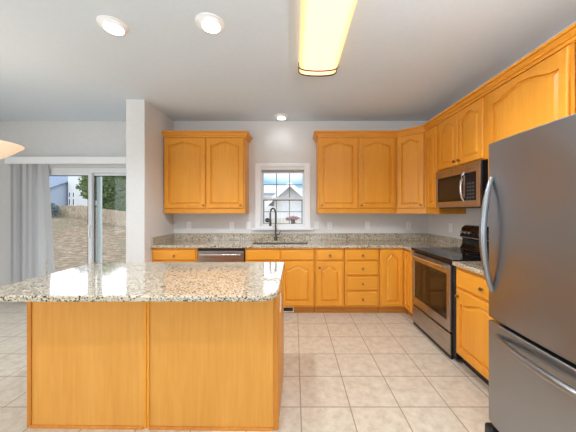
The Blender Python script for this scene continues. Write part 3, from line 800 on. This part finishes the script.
fence('pale wooden fence behind the house, seen through the sink window', [(-4, 9.5), (-1.6, 9.5), (.4, 9.5), (3, 9.5)], 1.42, .12, noise_mat('fence_pale', hexc(205, 198, 186), hexc(222, 214, 202), 3, .85))

siding = mat('pale_siding', hexc(232, 232, 230), .7)
v = coords(siding, (1, 1, 1)); sz = N(siding, 'ShaderNodeSeparateXYZ'); L(siding, v, sz.inputs[0])
mm_ = N(siding, 'ShaderNodeMath'); mm_.operation = 'FRACT'; m2 = N(siding, 'ShaderNodeMath'); m2.operation = 'MULTIPLY'; m2.inputs[1].default_value = 5
L(siding, sz.outputs['Z'], m2.inputs[0]); L(siding, m2.outputs[0], mm_.inputs[0]); bump(siding, mm_.outputs[0], .4, .02)
blue_siding = mat('blue_grey_siding', hexc(168, 182, 200), .7)
roofm = noise_mat('grey_shingle', hexc(110, 122, 142), hexc(130, 142, 160), 6, .9)
roofl = noise_mat('pale_shingle', hexc(176, 182, 196), hexc(196, 200, 212), 6, .9)
pane_d = mat('dark_pane', hexc(92, 104, 120), .15)
def PT(px, D): return (px-294.5)*D/264
def PZ(py, D): return 1.36+(211-py)*D/264
def house(label, x0, x1, y0, y1, zb, ze, ridge, axis, wallm, rm, wins=(), over=.4, group=None):
    t = thing('house', label, 'house', (x0, y0, zb), 0, group)
    W_, D_ = x1-x0, y1-y0; E_ = ze-zb; R_ = ridge-zb
    g = BM()
    if axis == 'y':   # ridge along y, gable faces the camera
        prism(g, [(0, 0), (W_, 0), (W_, E_), (W_/2, R_), (0, E_)], 0, D_, 'y')
    else:
        prism(g, [(0, 0), (D_, 0), (D_, E_), (D_/2, R_), (0, E_)], 0, W_, 'x')
    obj('wall', g, wallm, t)
    for sg in (-1, 1):
        g = BM(); half = (W_ if axis == 'y' else D_)/2; sl = (R_-E_)/half; e = over
        p = [(half, R_+.02), (half+sg*(half+e), E_-sl*e+.02), (half+sg*(half+e), E_-sl*e+.17), (half, R_+.17)]
        if axis == 'y': prism(g, p, -e, D_+e, 'y')
        else: prism(g, p, -e, W_+e, 'x')
        ro = obj('roof', g, rm, t)
        if axis == 'y':
            g = BM(); q = [(half, R_-.10), (half+sg*(half+e), E_-sl*e-.10), (half+sg*(half+e), E_-sl*e+.14), (half, R_+.14)]
            prism(g, q, -e-.06, -e-.005, 'y'); obj('rake_trim', g, M['white'], ro)
    for (a, b, c, d_) in wins:
        wf = obj('window', slab([a-x0-.08, a-x0, b-x0, b-x0+.08], [c-zb-.08, c-zb, d_-zb, d_-zb+.08], hole((a-x0, b-x0, c-zb, d_-zb)), -.06, -.002, F3), M['white'], t)
        obj('pane', bx(a-x0, b-x0, -.03, -.004, c-zb, d_-zb), pane_d, wf)
    return t
D = 38
# white sided house with two narrow windows, seen through the door
house('tall white sided house with two narrow windows beyond the yard fence', PT(68, D), PT(99, D), D, D+12, 0, PZ(168, D), PZ(156, D), 'y', siding, roofm,
      [(PT(69, D), PT(70.4, D), PZ(205, D), PZ(199, D)), (PT(73, D), PT(74.4, D), PZ(205, D), PZ(199, D)),
       (PT(69, D), PT(70.4, D), PZ(197, D), PZ(192.5, D)), (PT(73, D), PT(74.4, D), PZ(197, D), PZ(192.5, D))])
house('blue-grey sided house wing beside the tall white house', -38, -32.98, 34.5, 42.5, 0, PZ(191, 34.5), PZ(182, 39), 'x', blue_siding, roofm, over=.3)
D2 = 62
house('distant white house with blue-grey roof at the left of the sliding door view', PT(28, D2), PT(66, D2), D2, D2+12, 0, PZ(186, D2), PZ(172, D2), 'x', siding, roofm, [(PT(50, D2), PT(52, D2), PZ(202, D2), PZ(197, D2))])
# beyond the kitchen window
D3 = 14
house('white gabled house filling the sink window view', PT(274, D3), PT(310, D3)-.2, D3, D3+8, -1.2, PZ(199, D3), PZ(185, D3), 'y', siding, roofl)
D4 = 30
house('pale roofed house farther right in the sink window view', PT(283, D4), PT(345, D4), D4, D4+9, -1.2, PZ(199, D4), PZ(186.5, D4), 'x', siding, roofl)
D5 = 40
house('far pale roofed house on the left of the sink window view', PT(190, D5), PT(281, D5), D5, D5+9, -1.2, PZ(193, D5), PZ(183, D5), 'x', siding, roofl)

# foliage
def leafmat(name, c1, c2): return noise_mat(name, c1, c2, 1.7, .8)
lg1 = leafmat('evergreen_leaf', hexc(74, 94, 52), hexc(116, 136, 82))
bark = noise_mat('bark', hexc(98, 80, 64), hexc(120, 100, 82), 8, .9)
def foliage_bm(blobs, n, size, seed):
    rnd = random.Random(seed); bm = BM()
    tot = sum(b[3]**2 for b in blobs)
    for (cx, cy, cz, r, rz) in blobs:
        for _ in range(int(n*r*r/tot)):
            d_ = Vector((rnd.gauss(0, 1), rnd.gauss(0, 1), rnd.gauss(0, 1))).normalized(); k = rnd.uniform(.55, 1.05)
            c = Vector((cx+d_.x*r*k, cy+d_.y*r*k, cz+d_.z*rz*k))
            a = Vector((rnd.gauss(0, 1), rnd.gauss(0, 1), rnd.gauss(0, 1))).normalized()*size*rnd.uniform(.6, 1.2)
            b = a.orthogonal().normalized()*size*rnd.uniform(.3, .6)
            bm.faces.new([bm.verts.new(c+p) for p in (-a, b, a, -b)])
    return bm
def tree(name, label, cat, x, y, blobs, n, size, seed, trunk=None, m=None):
    z = gz(x, y); t = thing(name, label, cat, (x, y, z))
    obj('foliage', foliage_bm(blobs, n, size, seed), m or lg1, t)
    if trunk: obj('trunk', tube(BM(), [(0, 0, -.2), (.05, 0, trunk*.5), (0, .05, trunk)], [.16, .12, .06], 10), bark, t)
    return t
D = 33
x = PT(104, D)
tree('evergreen_tree', 'big leafy green tree behind the fence, filling the right pane of the sliding door', 'tree', x, D,
     [(0, 0, 5.0, 1.9, 2.0), (-1.0, .3, 3.3, 1.5, 1.4), (1.3, .2, 3.2, 2.2, 1.6), (.3, -.2, 4.0, 2.2, 2.0), (1.0, 0, 1.2, 1.6, 1.2), (2.8, .2, 1.3, 1.8, 1.3), (1.8, .3, 5.0, 2.2, 2.2), (3.2, .6, 3.6, 2.2, 2.0), (.2, 0, 6.5, 1.4, 1.4), (.9, .2, 2.2, 1.4, 1.1), (2.2, .2, 2.2, 1.6, 1.1)], 17000, .19, 3, 6)
D = 24
x = PT(89.6, D)
tree('young_tree', 'slender green tree overhanging the fence behind the door mullion', 'tree', x, D,
     [(-.2, 0, 4.0, .6, .5), (-.5, 0, 3.3, .6, .4), (-.2, 0, 2.6, .5, .4), (.5, .2, 4.6, .7, .6)], 900, .14, 5, 4.2)
D = 28.6; x = PT(49, D)
tree('dark_shrub', 'dark blue-green shrub at the far left end of the yard fence', 'shrub', x, D, [(0, 0, .8, 1.0, .8), (-1.2, 0, .9, 1.0, .9)], 900, .14, 6, None, leafmat('dark_leaf', hexc(70, 88, 92), hexc(98, 116, 116)))
D = 8.6; x = PT(293, D)
tree('red_shrub', 'reddish purple shrub in front of the pale fence outside the sink window', 'shrub', x, D, [(0, 0, 1.36+.18-.12, .18, .07), (-.12, 0, 1.40, .14, .06), (.10, 0, 1.42, .12, .05)], 500, .03, 8, 1.4, leafmat('red_leaf', hexc(140, 84, 92), hexc(176, 128, 128)))
